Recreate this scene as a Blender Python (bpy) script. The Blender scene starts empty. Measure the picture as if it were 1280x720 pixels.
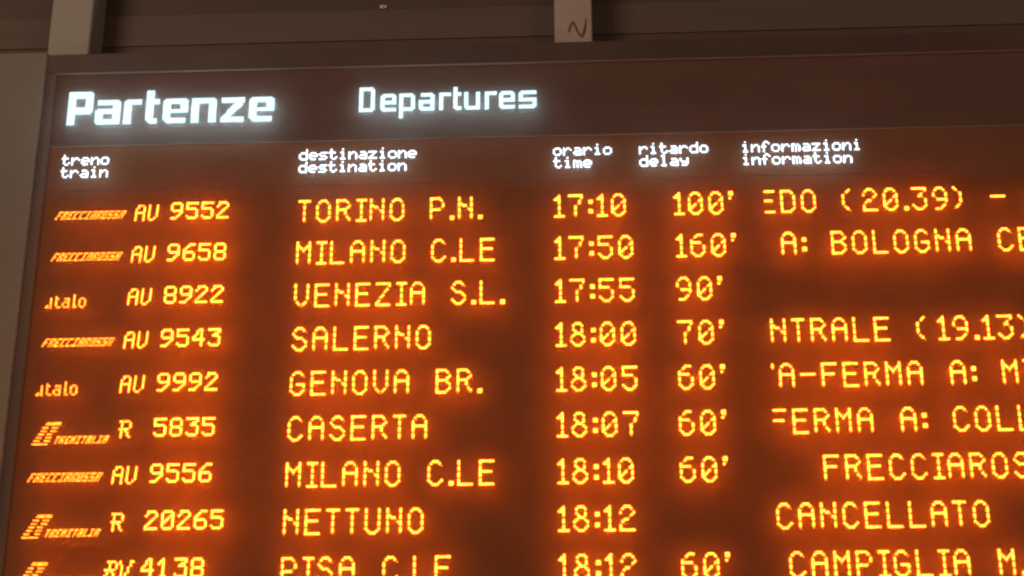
import bpy, bmesh, math, random
from mathutils import Matrix, Vector
random.seed(7)
S = bpy.context.scene
C = S.collection

# ------------------------------------------------------------------ camera
U = 0.006                 # one lamp pitch of the display = 6 mm
Z0 = 3.468                # height of the first text line above the floor
CAM = (17.7108, -726.9124, -311.3451)   # camera in lamp pitches from the display's origin
PITCH, YAW, ROLL = 0.36018933, 0.04539819, -0.00270585
cam_d = bpy.data.cameras.new("camera")
cam = bpy.data.objects.new("camera", cam_d); C.objects.link(cam)
rot = Matrix.Rotation(YAW, 4, 'Z') @ Matrix.Rotation(math.pi/2 + PITCH, 4, 'X') @ Matrix.Rotation(ROLL, 4, 'Z')
cam.matrix_world = Matrix.Translation((CAM[0]*U, CAM[1]*U, Z0 + CAM[2]*U)) @ rot
cam_d.sensor_width = 36; cam_d.lens = 2000/1280*36
cam_d.clip_start = 0.05; cam_d.clip_end = 200
cam_d.dof.use_dof = True; cam_d.dof.focus_distance = 6.1; cam_d.dof.aperture_fstop = 3.2
S.camera = cam

# ------------------------------------------------------------------ light
w = bpy.data.worlds.new("World"); S.world = w; w.use_nodes = True
w.node_tree.nodes['Background'].inputs[0].default_value = (0.62, 0.40, 0.30, 1)
w.node_tree.nodes['Background'].inputs[1].default_value = 0.13
def area(name, loc, target, size, power, col):
    l = bpy.data.lights.new(name, 'AREA'); l.shape = 'RECTANGLE'; l.size, l.size_y = size
    l.energy = power; l.color = col
    o = bpy.data.objects.new(name, l); C.objects.link(o); o.location = loc
    o.rotation_euler = (Vector(target) - Vector(loc)).to_track_quat('-Z', 'Y').to_euler()
area("hall_lamp", (-4.5, -6.0, 6.5), (0, 0, 3.5), (3.0, 0.6), 215, (1.0, 0.72, 0.50))
area("concourse_lamp", (5.0, -8.0, 6.2), (0, 0, 3.5), (3.0, 0.6), 95, (1.0, 0.62, 0.46))

S.view_settings.view_transform = 'Standard'
S.view_settings.look = 'None'
S.view_settings.exposure = 0.0
S.view_settings.gamma = 1.0
S.view_settings.use_curve_mapping = False
S.render.engine = 'CYCLES'
S.cycles.use_denoising = True
S.cycles.max_bounces = 5
S.cycles.pixel_filter_type = 'BLACKMAN_HARRIS'
S.cycles.filter_width = 2.25
S.cycles.sample_clamp_indirect = 4

# ------------------------------------------------------------------ materials
def mat(name, col, rough=0.7, var=0.25, scale=8.0, grain=0.25, grain_scale=260.0, bump=0.0, streak=None, col2=None, metallic=0.0, spec=0.3):
    m = bpy.data.materials.new(name); m.use_nodes = True
    nt = m.node_tree; N = nt.nodes; L = nt.links
    b = N['Principled BSDF']
    b.inputs['Roughness'].default_value = rough
    b.inputs['Metallic'].default_value = metallic
    b.inputs['Specular IOR Level'].default_value = spec
    tc = N.new('ShaderNodeTexCoord')
    mp = N.new('ShaderNodeMapping'); L.new(tc.outputs['Object'], mp.inputs[0])
    if streak: mp.inputs['Scale'].default_value = streak
    n1 = N.new('ShaderNodeTexNoise'); n1.inputs['Scale'].default_value = scale; n1.inputs['Detail'].default_value = 5
    L.new(mp.outputs[0], n1.inputs['Vector'])
    n2 = N.new('ShaderNodeTexNoise'); n2.inputs['Scale'].default_value = grain_scale; n2.inputs['Detail'].default_value = 1
    L.new(tc.outputs['Object'], n2.inputs['Vector'])
    mix = N.new('ShaderNodeMix'); mix.data_type = 'RGBA'
    r1 = N.new('ShaderNodeMapRange'); r1.inputs[1].default_value = 0.3; r1.inputs[2].default_value = 0.7
    L.new(n1.outputs[0], r1.inputs[0]); L.new(r1.outputs[0], mix.inputs[0])
    c2 = col2 or tuple(c*(1-var) for c in col)
    mix.inputs[6].default_value = (*c2, 1); mix.inputs[7].default_value = (*col, 1)
    r2 = N.new('ShaderNodeMapRange'); r2.inputs[1].default_value = 0.25; r2.inputs[2].default_value = 0.75
    r2.inputs[3].default_value = 1-grain; r2.inputs[4].default_value = 1+grain
    L.new(n2.outputs[0], r2.inputs[0])
    mul = N.new('ShaderNodeVectorMath'); mul.operation = 'SCALE'
    L.new(mix.outputs[2], mul.inputs[0]); L.new(r2.outputs[0], mul.inputs['Scale'])
    L.new(mul.outputs[0], b.inputs['Base Color'])
    if bump:
        bp = N.new('ShaderNodeBump'); bp.inputs['Strength'].default_value = bump; bp.inputs['Distance'].default_value = 0.002
        L.new(n2.outputs[0], bp.inputs['Height']); L.new(bp.outputs[0], b.inputs['Normal'])
    return m
def pane_mat(name, fac, col, f2=0.3):
    """added clear sheet whose faint, grainy diffuse share catches the halo round lamps"""
    m = bpy.data.materials.new(name); m.use_nodes = True
    nt = m.node_tree; N = nt.nodes; L = nt.links
    N.remove(N['Principled BSDF'])
    t = N.new('ShaderNodeBsdfTransparent'); d = N.new('ShaderNodeBsdfDiffuse'); d.inputs[0].default_value = (*col, 1)
    mx = N.new('ShaderNodeMixShader')
    tc = N.new('ShaderNodeTexCoord')
    a = N.new('ShaderNodeTexNoise'); a.inputs['Scale'].default_value = 330; a.inputs['Detail'].default_value = 1
    b = N.new('ShaderNodeTexNoise'); b.inputs['Scale'].default_value = 5; b.inputs['Detail'].default_value = 6
    L.new(tc.outputs['Object'], a.inputs['Vector']); L.new(tc.outputs['Object'], b.inputs['Vector'])
    ra = N.new('ShaderNodeMapRange'); ra.inputs[1].default_value = 0.25; ra.inputs[2].default_value = 0.75
    ra.inputs[3].default_value = fac*(1-f2); ra.inputs[4].default_value = fac*(1+f2); L.new(a.outputs[0], ra.inputs[0])
    rb = N.new('ShaderNodeMapRange'); rb.inputs[1].default_value = 0.3; rb.inputs[2].default_value = 0.7
    rb.inputs[3].default_value = 0.78; rb.inputs[4].default_value = 1.22; L.new(b.outputs[0], rb.inputs[0])
    mu = N.new('ShaderNodeMath'); mu.operation = 'MULTIPLY'
    L.new(ra.outputs[0], mu.inputs[0]); L.new(rb.outputs[0], mu.inputs[1])
    L.new(mu.outputs[0], mx.inputs[0]); L.new(t.outputs[0], mx.inputs[1]); L.new(d.outputs[0], mx.inputs[2])
    L.new(mx.outputs[0], N['Material Output'].inputs[0])
    return m
def lamp_mat(name, col, strength, var=0.25):
    m = bpy.data.materials.new(name); m.use_nodes = True
    nt = m.node_tree; N = nt.nodes; L = nt.links
    N.remove(N['Principled BSDF'])
    e = N.new('ShaderNodeEmission'); e.inputs[0].default_value = (*col, 1)
    tc = N.new('ShaderNodeTexCoord'); n = N.new('ShaderNodeTexNoise'); n.inputs['Scale'].default_value = 95; n.inputs['Detail'].default_value = 1
    L.new(tc.outputs['Object'], n.inputs['Vector'])
    r = N.new('ShaderNodeMapRange'); r.inputs[1].default_value = 0.3; r.inputs[2].default_value = 0.7
    r.inputs[3].default_value = strength*(1-var); r.inputs[4].default_value = strength*(1+var)
    L.new(n.outputs[0], r.inputs[0]); L.new(r.outputs[0], e.inputs[1])
    L.new(e.outputs[0], N['Material Output'].inputs[0])
    return m
M_AMBER = lamp_mat("amber_led", (1.0, 0.175, 0.014), 15.0, 0.4)
M_AMBER_B = lamp_mat("amber_halo_glow", (1.0, 0.225, 0.003), 42.0, 0.45)
M_WHITE = lamp_mat("white_led", (0.66, 0.92, 1.0), 1.9, 0.10)
M_WHITE_B = lamp_mat("white_halo_glow", (0.40, 0.82, 1.05), 21.0, 0.12)
M_SMALL = lamp_mat("small_white_led", (0.74, 0.88, 1.0), 4.6, 0.15)
M_SMALL_B = lamp_mat("small_white_halo_glow", (0.45, 0.80, 1.0), 22, 0.15)
M_LOGO = lamp_mat("fine_amber_led", (1.0, 0.19, 0.014), 9.0, 0.5)
REAR = {M_LOGO: M_AMBER_B, M_AMBER: M_AMBER_B, M_WHITE: M_WHITE_B, M_SMALL: M_SMALL_B}  # rear facets glow stronger than the fronts, added to throw halos behind the text
M_PIN = mat("lamp_pin", (0.03, 0.025, 0.02))
M_FACE = mat("display_face", (0.135, 0.043, 0.013), 0.85, 0.18, 9, 0.20, 330, 0.25)
M_HEAD = mat("header_face", (0.080, 0.031, 0.019), 0.8, 0.15, 4, 0.14, 330, 0.25, streak=(0.4, 1, 3))
M_PANE = pane_mat("halo_pane", 0.024, (0.85, 0.66, 0.58))
M_PANE_A = pane_mat("amber_halo_pane", 0.018, (0.95, 0.52, 0.22))
M_RAIL = mat("rail_paint", (0.076, 0.044, 0.033), 0.6, 0.2, 5, 0.15, 300)
M_EDGE = mat("rail_edge", (0.20, 0.145, 0.11), 0.45, 0.2, 30, 0.2)
M_BACK = mat("cabinet_paint", (0.05, 0.035, 0.028), 0.7)
M_TAN = mat("tan_cladding", (0.215, 0.180, 0.145), 0.65, 0.22, 1.6, 0.10, 260, 0.2)
M_POST = mat("post_paint", (0.30, 0.27, 0.235), 0.6, 0.14, 3, 0.08, 220, 0.2)
M_POST2 = mat("pinkish_post_paint", (0.40, 0.315, 0.285), 0.6, 0.14, 3, 0.08, 220, 0.2)
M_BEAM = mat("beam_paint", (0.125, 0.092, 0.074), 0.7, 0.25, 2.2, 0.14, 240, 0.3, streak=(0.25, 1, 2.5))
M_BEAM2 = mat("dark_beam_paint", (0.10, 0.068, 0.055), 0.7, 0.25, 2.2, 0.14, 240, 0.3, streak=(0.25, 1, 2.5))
M_WALL = mat("recess_wall", (0.10, 0.08, 0.065), 0.9, 0.3, 1.2)
M_INK = mat("faded_marker", (0.10, 0.065, 0.055), 0.6)
M_FLECK = mat("pale_fleck", (0.75, 0.66, 0.52), 0.4, spec=0.6)

# ------------------------------------------------------------------ helpers
def P(u, v, y=0.0):                     # display units to metres
    return Vector((u*U, y*U, Z0 + v*U))
def seen(u, v, y):                      # place in the plane y that stands behind/before the point (u, v) of the lamp plane
    t = (y - CAM[1]) / (-CAM[1])
    return CAM[0] + (u-CAM[0])*t, CAM[2] + (v-CAM[2])*t
def link_mesh(name, verts, faces, mats, parent=None, fmat=None, smooth=False):
    me = bpy.data.meshes.new(name); me.from_pydata(verts, [], faces); 
    for m in (mats if isinstance(mats, list) else [mats]): me.materials.append(m)
    if fmat: me.polygons.foreach_set('material_index', fmat)
    me.update()
    o = bpy.data.objects.new(name, me); C.objects.link(o)
    if parent: o.parent = parent
    return o
def box(name, u0, u1, v0, v1, y0, y1, m, parent=None, bevel=0.0):
    bm = bmesh.new()
    bmesh.ops.create_cube(bm, size=1)
    for v in bm.verts:
        v.co = P(u0 if v.co.x < 0 else u1, v0 if v.co.z < 0 else v1, y0 if v.co.y < 0 else y1)
    if bevel: bmesh.ops.bevel(bm, geom=bm.edges[:], offset=bevel*U, segments=2, affect='EDGES')
    me = bpy.data.meshes.new(name); bm.to_mesh(me); bm.free(); me.materials.append(m)
    o = bpy.data.objects.new(name, me); C.objects.link(o)
    if parent: o.parent = parent
    return o
def tag(o, **k):
    for a, b in k.items(): o[a] = b
    return o

HEX = [(math.cos(math.radians(60*k)), math.sin(math.radians(60*k))) for k in range(6)]
TRI = [(math.cos(math.radians(120*k+90)), math.sin(math.radians(120*k+90))) for k in range(3)]
STAND = 10.5                             # the backing lies 63 mm behind the lamps
PANE = 1.7                               # clear panes, added to catch the lamps' halo, lie 10 mm behind them
def lamps(name, dots, m, parent, r, label=None, beads=None):
    """one mesh of lit lamps, each a small faceted lens on a pin that reaches back to the face"""
    vs, fs, fm = [], [], []
    seen_d = set(); all_d = set((round(a, 2), round(b, 2)) for a, b in dots)
    for (u, v) in dots:
        k = (round(u, 2), round(v, 2))
        if k in seen_d: continue
        seen_d.add(k)
        rr = r*random.uniform(0.9, 1.06)
        if beads is not None and int(round(v-beads)) % 3 == 0 and not any((round(u+s_, 2), round(v, 2)) in all_d for s_ in (-1, 1)):
            rr *= 0.34                   # shrunken lamps give the upright strokes a beaded look
        b = len(vs)
        vs.append(P(u, v, -rr*0.75))
        vs += [P(u+a*rr, v+c*rr, 0) for a, c in HEX]
        vs.append(P(u, v, rr*0.75))
        for i in range(6):
            j = (i+1) % 6
            fs.append((b, b+1+j, b+1+i)); fs.append((b+7, b+1+i, b+1+j)); fm += [0, 2]
        b = len(vs)
        vs += [P(u+a*0.10, v+c*0.10, 0.25) for a, c in TRI] + [P(u+a*0.10, v+c*0.10, PANE) for a, c in TRI]
        for i in range(3):
            j = (i+1) % 3
            fs.append((b+i, b+j, b+3+j, b+3+i)); fm.append(1)
    o = link_mesh(name, vs, fs, [m, M_PIN, REAR[m]], parent, fm)
    if label: o['label'] = label
    return o
def line(a, b):
    x0, y0 = a; x1, y1 = b
    n = int(math.ceil(max(abs(x1-x0), abs(y1-y0))))
    if n == 0: return [(x0, y0)]
    out = []
    for i in range(n+1):
        x = x0+(x1-x0)*i/n; y = y0+(y1-y0)*i/n
        if x0 != x1 and x0 % 1 == 0: x = math.floor(x+0.5)
        if y0 != y1: y = math.floor(y+0.5)
        out.append((x, y))
    return out
def glyph(paths):
    d = []
    for p in paths:
        if len(p) == 1: d.append(p[0])
        for a, b in zip(p, p[1:]): d += line(a, b)
    return list(dict.fromkeys(d))

# large face: 7 x 12 lamps, y counts down from the top; (paths, advance)
O_ = [(2,0),(4,0),(6,2),(6,9),(4,11),(2,11),(0,9),(0,2),(2,0)]
BIG = {
 'A': ([[(0,11),(0,2),(2,0),(4,0),(6,2),(6,11)],[(1,5),(5,5)]],10),
 'B': ([[(0,0),(0,11),(4,11),(6,9),(6,7),(4,5),(6,3),(6,2),(4,0),(0,0)],[(0,5),(4,5)]],10),
 'C': ([[(6,2),(4,0),(2,0),(0,2),(0,9),(2,11),(4,11),(6,9)]],10),
 'D': ([[(0,0),(0,11),(4,11),(6,9),(6,2),(4,0),(0,0)]],10),
 'E': ([[(6,0),(0,0),(0,11),(6,11)],[(0,5),(5,5)]],10),
 'F': ([[(6,0),(0,0),(0,11)],[(0,5),(5,5)]],10),
 'G': ([[(6,2),(4,0),(2,0),(0,2),(0,9),(2,11),(4,11),(6,9),(6,6),(3,6)]],10),
 'I': ([[(0,0),(4,0)],[(2,0),(2,11)],[(0,11),(4,11)]],6.8),
 'L': ([[(0,0),(0,11),(6,11)]],10),
 'M': ([[(0,11),(0,0)],[(6,11),(6,0)],[(0,1),(3,4)],[(3,4),(6,1)],[(3,5)]],10),
 'N': ([[(0,11),(0,0)],[(6,11),(6,0)],[(0,3),(1,3),(4,5),(6,6)]],10),
 'O': ([O_],10),
 'P': ([[(0,11),(0,0),(4,0),(6,2),(6,4),(4,6),(0,6)]],10),
 'R': ([[(0,11),(0,0),(4,0),(6,2),(6,3),(4,5),(0,5)],[(3,5),(4,7),(6,11)]],10),
 'S': ([[(6,2),(4,0),(2,0),(0,2),(0,3),(2,5),(4,5),(6,7),(6,9),(4,11),(2,11),(0,9)]],10),
 'T': ([[(0,0),(5,0)],[(2.5,0),(2.5,11)]],9),
 'U': ([[(0,0),(0,9),(2,11),(4,11),(6,9),(6,0)]],10),
 'V': ([[(0,0),(0,8),(3,11),(6,8),(6,0)]],10),
 'Z': ([[(0,0),(6,0),(6,1),(0,10),(0,11),(6,11)]],10),
 '0': ([O_,[(5,4),(1,8)]],10),
 '1': ([[(0,2),(2,0),(2,11)],[(0,11),(4,11)],[(1,2)]],7),
 '2': ([[(0,3),(0,2),(2,0),(4,0),(6,2),(6,3),(4,5),(2,6),(0,8),(0,11),(6,11)]],10),
 '3': ([[(0,0),(6,0),(6,1),(3,4),(4,4),(6,6),(6,9),(4,11),(2,11),(0,9)]],10),
 '5': ([[(6,0),(0,0),(0,4),(4,4),(6,6),(6,9),(4,11),(2,11),(0,9)]],10),
 '6': ([[(5,0),(3,0),(0,3),(0,9),(2,11),(4,11),(6,9),(6,6),(4,4),(1,4)]],10),
 '7': ([[(0,0),(6,0),(6,2),(3,6),(3,11)]],10),
 '8': ([[(2,0),(4,0),(5,1),(5,3),(4,5),(6,7),(6,9),(4,11),(2,11),(0,9),(0,7),(2,5),(1,3),(1,1),(2,0)],[(2,5),(4,5)]],10),
 '9': ([[(1,11),(3,11),(6,8),(6,2),(4,0),(2,0),(0,2),(0,4),(2,6),(5,6)]],10),
 '.': ([[(0,10),(1,10)],[(0,11),(1,11)]],4),
 ':': ([[(0,3),(1,3)],[(0,4),(1,4)],[(0,8),(1,8)],[(0,9),(1,9)]],4.2),
 "'": ([[(0,0),(1,0)],[(0,1),(1,1)],[(1,2),(0,3)]],7),
 '`': ([[(0,0),(0,2)]],3.4),
 '(': ([[(3,0),(0,3),(0,8),(3,11)]],10),
 ')': ([[(0,0),(3,3),(3,8),(0,11)]],8),
 '-': ([[(0,5),(6,5)]],10),
 ' ': ([],10),
}
# number face: 6 x 9
NUM = {
 '0': [[(1,0),(4,0),(5,1),(5,7),(4,8),(1,8),(0,7),(0,1),(1,0)],[(4,2),(1,5)]],
 '1': [[(0,2),(2,0),(2,8)],[(1,8),(3,8)]],
 '2': [[(0,2),(1,0),(4,0),(5,2),(4,3),(0,7),(0,8),(5,8)]],
 '3': [[(0,0),(5,0),(5,1),(2,3),(4,3),(5,5),(5,7),(4,8),(1,8),(0,7)]],
 '4': [[(4,8),(4,0),(3,0),(0,4),(0,5),(5,5)]],
 '5': [[(5,0),(0,0),(0,3),(4,3),(5,4),(5,7),(4,8),(1,8),(0,7)]],
 '6': [[(5,0),(3,0),(0,3),(0,7),(1,8),(4,8),(5,7),(5,5),(4,4),(1,4)]],
 '8': [[(1,0),(4,0),(5,1),(5,3),(4,4),(5,5),(5,7),(4,8),(1,8),(0,7),(0,5),(1,4),(0,3),(0,1),(1,0)],[(1,4),(4,4)]],
 '9': [[(0,8),(2,8),(5,5),(5,1),(4,0),(1,0),(0,1),(0,3),(1,4),(4,4)]],
}
# category face: 9 rows
CAT = {
 'A': ([[(0,8),(0,2),(1,0),(3,0),(4,2),(4,8)],[(0,4),(4,4)]],6.5),
 'V': ([[(0,0),(0,7),(1,8),(2,8),(4,6),(4,0)]],6.5),
 'R': ([[(1,0),(5,0),(6,1),(6,3),(5,4),(1,4)],[(2,0),(2,8)],[(3,4),(4,5),(6,8)]],8),
 'K': ([[(1,0),(4,0),(5,1),(5,2),(4,4),(0,4)],[(2,0),(2,3),(0,8)],[(3,4),(4,8)]],6.6),   # the R of RV
 'W': ([[(0,0),(1,4),(1,8),(2,8),(4,4),(5,0),(6,0)]],7),
}
# column captions: 5 x 7
LOW = {
 'a': ["", "", ".###.", "....#", ".####", "#...#", ".####"],
 'd': ["....#", "....#", ".####", "#...#", "#...#", "#...#", ".####"],
 'e': ["", "", ".###.", "#...#", "#####", "#....", ".###."],
 'f': ["..##.", ".#..#", ".#...", "###..", ".#...", ".#...", ".#..."],
 'i': ["..#..", "", ".##..", "..#..", "..#..", "..#..", ".###."],
 'l': [".##..", "..#..", "..#..", "..#..", "..#..", "..#..", ".###."],
 'm': ["", "", "##.#.", "#.#.#", "#.#.#", "#.#.#", "#.#.#"],
 'n': ["", "", "#.##.", "##..#", "#...#", "#...#", "#...#"],
 'o': ["", "", ".###.", "#...#", "#...#", "#...#", ".###."],
 'r': ["", "", "#.##.", "##..#", "#....", "#....", "#...."],
 's': ["", "", ".####", "#....", ".###.", "....#", "####."],
 't': [".#...", ".#...", "####.", ".#...", ".#...", ".#..#", "..##."],
 'y': ["", "", "#...#", "#...#", ".####", "....#", ".###."],
 'z': ["", "", "#####", "...#.", "..#..", ".#...", "#####"],
}
# small capitals of the operator marks: 3 x 5
CAP = {
 'A': ["###","#.#","###","#.#","#.#"], 'C': ["###","#..","#..","#..","###"], 'E': ["###","#..","##.","#..","###"],
 'F': ["###","#..","##.","#..","#.."], 'H': ["#.#","#.#","###","#.#","#.#"], 'I': ["###",".#.",".#.",".#.","###"],
 'L': ["#..","#..","#..","#..","###"], 'N': ["#.#","###","###","#.#","#.#"], 'O': ["###","#.#","#.#","#.#","###"],
 'R': ["###","#.#","##.","#.#","#.#"], 'S': ["###","#..","###","..#","###"], 'T': ["###",".#.",".#.",".#.",".#."],
}
ITA = {   # rounded lower case, 4 x 8
 'i': ["", "", ".#", ".#", ".#", ".#", ".#", ".#"],
 't': ["", ".#..", ".##.", ".#..", ".#..", ".#..", ".#..", "..##"],
 'a': ["", "", ".###", "...#", ".###", "#..#", "#..#", ".###"],
 'l': [".#.", ".#.", ".#.", ".#.", ".#.", ".#.", ".#.", ".##"],
 'o': ["", "", ".##.", "#..#", "#..#", "#..#", "#..#", ".##."],
}
def big_text(s, u, v, clip=None):
    d = []
    for ch in s:
        pa, adv = BIG[ch]
        for x, y in glyph(pa):
            if clip is None or u+x >= clip: d.append((u+x, v+11-y))
        u += adv
    return d
def big_chars(name, s, u, v, parent, label, clip=None):
    """one mesh per character"""
    for ch in s:
        pa, adv = BIG[ch]
        d = [(u+x, v+11-y) for x, y in glyph(pa) if clip is None or u+x >= clip]
        if d and u < 250: lamps(name, d, M_AMBER, parent, R_, beads=v)
        u += adv
def cell_text(s, font, u, v, pu, pv, adv, rows, shear=0.0):
    d = []
    for ch in s:
        if ch != ' ':
            for y, r in enumerate(font[ch]):
                for x, c in enumerate(r):
                    if c == '#': d.append((u+x*pu+(rows-1-y)*pv*shear, v+(rows-1-y)*pv))
        u += adv
    return d
def logo_red(u, v):          # slanted capitals drawn as one low band
    return cell_text("FRECCIAROSSA", CAP, u, v, 0.74, 0.86, 2.88, 5, 0.55)
def logo_lower(u, v):
    d = [(u+0.2, v), (u+1.0, v), (u+1.0, v+0.8)]
    x = u+1.6
    for ch, a in (('i', 2.6), ('t', 4.3), ('a', 4.6), ('l', 3.6), ('o', 4)):
        d += cell_text(ch, ITA, x, v, 0.92, 0.86, 0, 8); x += a
    return d
def logo_state(u, v):        # striped slanted emblem and slanted capitals
    d = []
    rows = [(0, [(0, 7.0)]), (1.6, [(0.9, 2.9), (6.0, 8.0)]), (3.2, [(1.9, 4.1), (6.4, 8.6)]), (4.8, [(2.9, 4.9), (7.0, 8.8)]),
            (6.4, [(3.9, 5.9), (8.6, 10.8)]), (8.0, [(4.6, 6.6), (9.2, 11.6)]), (9.6, [(6.0, 12.6)]), (10.3, [(6.6, 12.9)])]
    for vy, segs in rows:
        for a, b in segs:
            n = max(1, int(round((b-a)/0.7)))
            d += [(u+a+(b-a)*i/n, v+vy) for i in range(n+1)]
    d += cell_text("TRENITALIA", CAP, u+10.4, v+0.5, 0.62, 0.72, 2.6, 5, 0.5)
    return d

# ------------------------------------------------------------------ the setting
box("wall", -420, 420, -330, 330, 95, 110, M_WALL)["kind"] = "structure"

# ------------------------------------------------------------------ departure board
board = bpy.data.objects.new("departure_board", None); C.objects.link(board)
tag(board, label="large dark departures board with rows of glowing amber train lines under white headings", category="departure board")
TOP, S1, S2 = 97.6, 86.6, 44.2
BL, BR, BB = -257, 420, -330
FY = STAND
box("cabinet", BL+0.5, BR, BB, TOP-0.6, FY+2.2, FY+40, M_BACK, board)
RY = FY-1.4                                # front of the rails
ht_u, ht_v = seen(0, S2, FY)
_, s1 = seen(0, S1, RY); lx, _ = seen(-257, 0, RY); _, tp = seen(0, TOP, RY)
lx0, tp0 = seen(-257, TOP, RY)
box("backing_panel", lx+4, BR-1, ht_v+0.1, s1+1, FY, FY+1.9, M_HEAD, board, 0.08)["label"] = "dark brown backing of the heading band"
_, cb_v = seen(0, 19.5, FY)
box("backing_panel", lx+4, BR-1, cb_v+0.05, ht_v-0.1, FY, FY+1.9, M_FACE, board, 0.08)["label"] = "dark backing of the caption band"
box("backing_panel", lx+4, BR-1, BB+1, cb_v-0.05, FY, FY+1.9, M_FACE, board, 0.08)["label"] = "reddish brown backing of the train rows"
_, pv1 = seen(0, S1+2, PANE); _, pv2 = seen(0, S2, PANE); px, _ = seen(-254.5, 0, PANE)
PT = 0.35
hdr = box("header_panel", px, BR-1, pv2+0.03, pv1-2.2, PANE, PANE+PT, M_PANE, board)
box("top_rail", lx, BR, s1, tp, RY, FY+36, M_RAIL, board, 0.3)
box("top_trim", lx+5, BR, s1-0.55, s1-0.03, RY-0.3, FY-0.05, M_EDGE, board, 0.1)
box("side_rail", lx, lx+5.6, BB, s1-0.05, RY, FY+36, M_RAIL, board, 0.3)
box("divider_trim", lx+5.7, BR, ht_v-0.35, ht_v+0.1, FY-0.45, FY+0.5, M_EDGE, board, 0.08)

# PARTENZE / DEPARTURES from rectangles of lamps
def rect_letter(rects, u, v, cut=()):
    d = []
    for i in range(0, 16):
        for j in range(-6, 22):
            x, y = i+0.5, j+0.5
            if any(a < x < c and b < y < e for a, b, c, e in rects) and not any(f(x, y) for f in cut):
                d.append((u+x, v+y))
    return d
def diag(x, y): return abs((x-1.2) - (y-1.0)*0.86) < 2.7 and 0 < x < 12
BOLD = {
 'P': ([(0,0,4,19),(0,15,13,19),(9,6,13,19),(0,6,13,10)], [lambda x,y: x+y > 30.2, lambda x,y: x-y > 5.2 and y > 5 and x > 8]),
 'a': ([(1,11,12,14),(9,0,13,14),(2,6,12,9),(1,0,13,3),(0,0,4,9)], [lambda x,y: x+y > 25, lambda x,y: x+y < 2, lambda x,y: y-x > 7.2 and x < 2 and y < 10]),
 'r': ([(0,0,4,14),(0,11,9,14)], [lambda x,y: y-x > 12.8]),
 't': ([(0,0,4,19),(0,11,7,14),(0,0,6,3)], [lambda x,y: x+y < 2.2]),
 'e': ([(0,0,4,14),(0,11,13,14),(9,6,13,14),(0,6,13,8),(0,0,12,3)], [lambda x,y: x+y > 25, lambda x,y: y-x > 12.2, lambda x,y: x+y < 2.2]),
 'n': ([(0,0,4,14),(0,11,13,14),(9,0,13,14)], [lambda x,y: x+y > 25]),
}
LIGHT = {
 'D': ([(0,0,2,14),(0,12,8,14),(6,0,8,14),(0,0,8,2)], [lambda x,y: x+y > 20.4, lambda x,y: x-y > 6.6]),
 'e': ([(0,0,2,10),(0,8,8,10),(6,4,8,10),(0,4,8,5.8),(0,0,8,2)], [lambda x,y: x+y > 16.6, lambda x,y: y-x > 8.7, lambda x,y: x+y < 1.4]),
 'p': ([(0,-4,2,10),(0,8,8,10),(6,0,8,10),(0,0,8,2)], [lambda x,y: x+y > 16.6, lambda x,y: x-y > 6.6 and y > 0]),
 'a': ([(1,8,8,10),(6,0,8,10),(1,4,8,6),(0,0,8,2),(0,0,2,6)], [lambda x,y: x+y > 16.6, lambda x,y: x+y < 1.4]),
 'r': ([(0,0,2,10),(0,8,6,10)], []),
 't': ([(0,0,2,13),(0,8,4,10),(0,0,4,2)], [lambda x,y: x+y < 1.4]),
 'u': ([(0,0,2,10),(6,0,8,10),(0,0,8,2)], [lambda x,y: x+y < 1.4]),
 's': ([(0,8,9,10),(0,4,2,10),(0,4,9,6),(7,0,9,6),(0,0,9,2)], [lambda x,y: y-x > 8.7, lambda x,y: x-y > 7.6]),
}
for ch, u in zip("Partenze", (-243.9, -229.4, -214.6, -203.2, -194.3, -179.6, -164.2, -149.8)):
    v = 56.4 - (u+243)*0.004
    if ch == 'z':
        d = rect_letter([(0,11,12,14),(0,0,12,3)], u, v) + [(u+i+0.5, v+j+0.5) for i in range(12) for j in range(3, 11)
             if abs((i+0.5-1.8) - (j+0.5-2)*0.86) < 2.3]
    else:
        d = rect_letter(*([BOLD[ch][0], u, v, BOLD[ch][1]]))
    lamps("title_letter", d, M_WHITE, hdr, 0.55, "bold white lit letter %s of the word Partenze" % ch)
for ch, u in zip("Departures", (-93.2, -82.2, -72.6, -62.6, -52.2, -44.9, -39.4, -28.9, -21.6, -11.6)):
    d = rect_letter(LIGHT[ch][0], u, 60.0, LIGHT[ch][1])
    lamps("title_letter", d, M_WHITE, hdr, 0.56, "thin white lit letter %s of the word Departures" % ch)

# captions band
cap_v1, cap_v0 = pv2-0.03, 17.6
cap = box("caption_panel", px, BR-1, cap_v0+0.03, cap_v1, PANE, PANE+PT, M_PANE, board)
for s, u, v in (("treno", -243.8, 34.1), ("train", -243.8, 27.1), ("destinazione", -122.3, 34.1), ("destination", -122.3, 27.1),
                ("orario", 5.9, 33.5), ("time", 5.9, 26.6), ("ritardo", 48.9, 33.3), ("delay", 48.9, 26.5),
                ("informazioni", 99.6, 33.0), ("information", 99.6, 26.1)):
    lamps("caption_text", cell_text(s, LOW, u, v, 0.86, 0.86, 5.02, 7), M_SMALL, cap, 0.40, "small white lit caption reading " + s)

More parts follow.
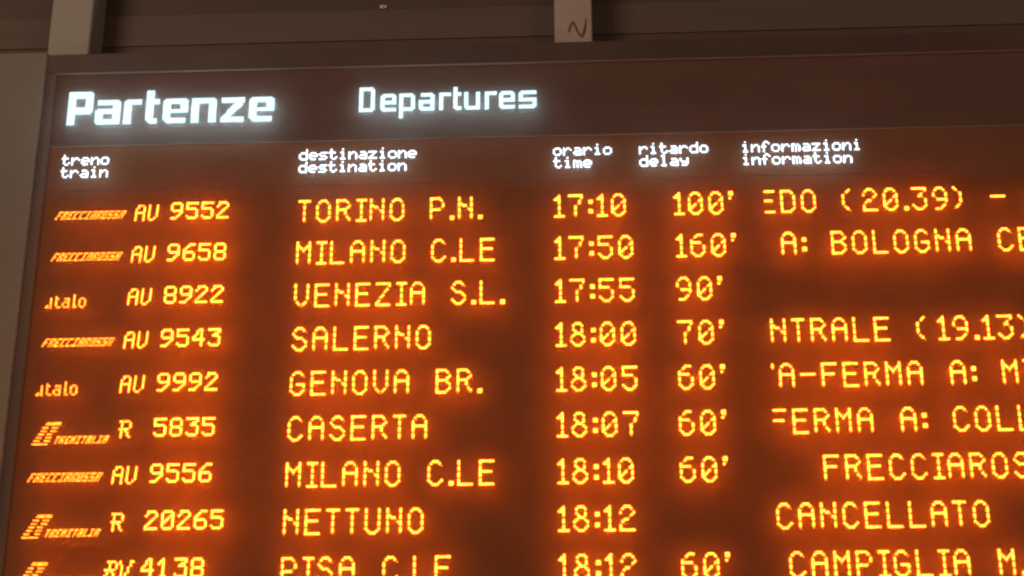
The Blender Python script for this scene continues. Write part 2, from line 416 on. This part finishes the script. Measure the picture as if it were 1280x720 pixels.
SP = 22.40
rows = [
 ("red", "AV", "9552", "TORINO P.N.", "17:10", "100'", ("EDO (20.39) - V", 107.6, 109.4)),
 ("red", "AV", "9658", "MILANO C.LE", "17:50", "160'", ("A: BOLOGNA CENTRALE", 116.6, None)),
 ("low", "AV", "8922", "VENEZIA S.L.", "17:55", "90'", None),
 ("red", "AV", "9543", "SALERNO", "18:00", "70'", ("NTRALE (19.13) - ", 108.8, None)),
 ("low", "AV", "9992", "GENOVA BR.", "18:05", "60'", ("`A-FERMA A: MILANO", 108.0, None)),
 ("sta", "R", "5835", "CASERTA", "18:07", "60'", ("FERMA A: COLLEFERRO", 106.4, 107.2)),
 ("red", "AV", "9556", "MILANO C.LE", "18:10", "60'", ("FRECCIAROSSA", 129.2, None)),
 ("sta", "R", "20265", "NETTUNO", "18:12", None, ("CANCELLATO", 106.2, None)),
 ("sta", "KW", "4138", "PISA C.LE", "18:12", "60'", ("CAMPIGLIA M.MA", 110.7, None)),
]
delay_u = [65.3, 65.5, 64.8, 64.5, 64.0, 63.4, 63.0, 0, 61.9]
nr = ["first", "second", "third", "fourth", "fifth", "sixth", "seventh", "eighth", "ninth"]
R_ = 0.56
for i, (lg, cat, num, dest, time, delay, info) in enumerate(rows):
    v = -SP*i
    top = cap_v0-0.03 if i == 0 else v+17.37
    row = box("display_row", px, BR-1, v+17.4-SP+0.03, top, PANE, PANE+PT, M_PANE_A, board)
    row["label"] = "%s amber row, reading %s %s" % (nr[i], dest, time)
    if lg == "red": lamps("operator_logo", logo_red(-244.0, v+4.2), M_LOGO, row, 0.33, "low band of slanted capitals")
    elif lg == "low": lamps("operator_logo", logo_lower(-244.6, v+1.9), M_LOGO, row, 0.40, "lower case operator name")
    else: lamps("operator_logo", logo_state(-244.0, v-0.2), M_LOGO, row, 0.31, "striped slanted emblem with small slanted capitals")
    u = -203.7
    for ch in cat:
        pa, adv = CAT[ch]
        lamps("category_letter", [(u+x+(8-y)*0.06, v+2.8+(8-y)*0.95) for x, y in glyph(pa)], M_AMBER, row, 0.44); u += adv
    u = -185.5 - (0.8 if i > 6 else 0)
    for ch in num:
        lamps("number_digit", [(u+x*0.98, v+3.3+(8-y)*1.0) for x, y in glyph(NUM[ch])], M_AMBER, row, R_); u += 7.72
    big_chars("destination_letter", dest, -121.2, v, row, dest)
    big_chars("time_digit", time, 6.2, v, row, time)
    if delay: big_chars("delay_digit", delay, delay_u[i], v, row, delay)
    if info: big_chars("information_letter", info[0], info[1], v, row, info[0], info[2])
# blank rows below the frame's edge continue the face
box("display_row", px, BR-1, BB+1, -SP*8+17.4-SP-0.03, PANE, PANE+PT, M_PANE_A, board)

# ------------------------------------------------------------------ cladding, posts and beams round the board
u0, v0 = seen(-257.5, 99.3, 8.7)
cl = box("wall_cladding", -430, u0, -330, v0, 8.7, 60, M_TAN, None, 0.6)
tag(cl, label="tan painted cladding panel left of the departures board, its top level with the board", category="wall panel")
ul, _ = seen(-258.0, 99, 11.5); ur, _ = seen(-236.2, 99, 11.5)
p1 = box("post", ul, ur, TOP-1, 330, 11.5, 33, M_POST, None, 0.5)
tag(p1, label="greyish tan square post rising above the board's top left corner", category="post")
ul, _ = seen(7.0, 99, 11.5); ur, _ = seen(26.4, 99, 11.5)
p2 = bpy.data.objects.new("post", None); C.objects.link(p2)
tag(p2, label="pinkish post above the middle of the board with a faded dark scribble near its foot", category="post")
box("shaft", ul, ur, TOP-1, 330, 11.5, 33, M_POST2, p2, 0.5)
# scribble on the second post
pts = [seen(a, b, 11.4) for a, b in ((14.3, 103.2), (15.4, 107.0), (16.6, 109.4), (17.8, 106.6), (19.3, 102.8), (21.3, 100.2),
       (22.3, 103.0), (23.0, 107.0), (23.5, 111.0))]
vs, fs = [], []
for k, (a, b) in enumerate(pts):
    nx = pts[min(k+1, len(pts)-1)]; pv = pts[max(k-1, 0)]
    dx, dy = nx[0]-pv[0], nx[1]-pv[1]; l = math.hypot(dx, dy)
    wd = (0.45, 0.6, 0.85, 0.6, 0.5, 0.9, 0.7, 0.5, 0.3)[k]
    vs += [P(a-dy/l*wd, b+dx/l*wd, 11.3), P(a+dy/l*wd, b-dx/l*wd, 11.3)]
    if k: fs.append((2*k-2, 2*k-1, 2*k+1, 2*k))
link_mesh("scribble", vs, fs, M_INK, p2)
def beam(v0, v1, y, m, label, lip):
    _, a = seen(0, v0, y); _, b = seen(0, v1, y)
    o = bpy.data.objects.new("beam", None); C.objects.link(o)
    tag(o, label=label, category="beam")
    box("web", -430, 430, a, b, y, y+12, m, o, 0.06)
    if lip: box("lower_lip", -430, 430, a-1.0, a-0.1, y-1.6, y+6, m, o, 0.2)
    return o
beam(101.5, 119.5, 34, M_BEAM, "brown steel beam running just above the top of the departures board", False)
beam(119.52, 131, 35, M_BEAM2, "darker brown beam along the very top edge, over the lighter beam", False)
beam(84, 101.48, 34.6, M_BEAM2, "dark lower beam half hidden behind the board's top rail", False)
# small pale block stands in for a bright fleck on the upper beam
a, b = seen(-82.3, 121.3, 34)
cb = bpy.data.objects.new("bright_fleck", None); C.objects.link(cb)
tag(cb, label="tiny pale fleck on the beam above the word Departures", category="clip")
box("fleck_base", a-1.9, a+1.9, b-1.0, b+1.0, 34.0, 34.95, M_FLECK, cb, 0.3)
box("fleck_front", a-0.5, a+0.5, b-0.4, b+0.4, 33.4, 33.98, M_FLECK, cb, 0.1)
print("LEDs tris", sum(len(o.data.polygons) for o in S.objects if o.type == 'MESH'))
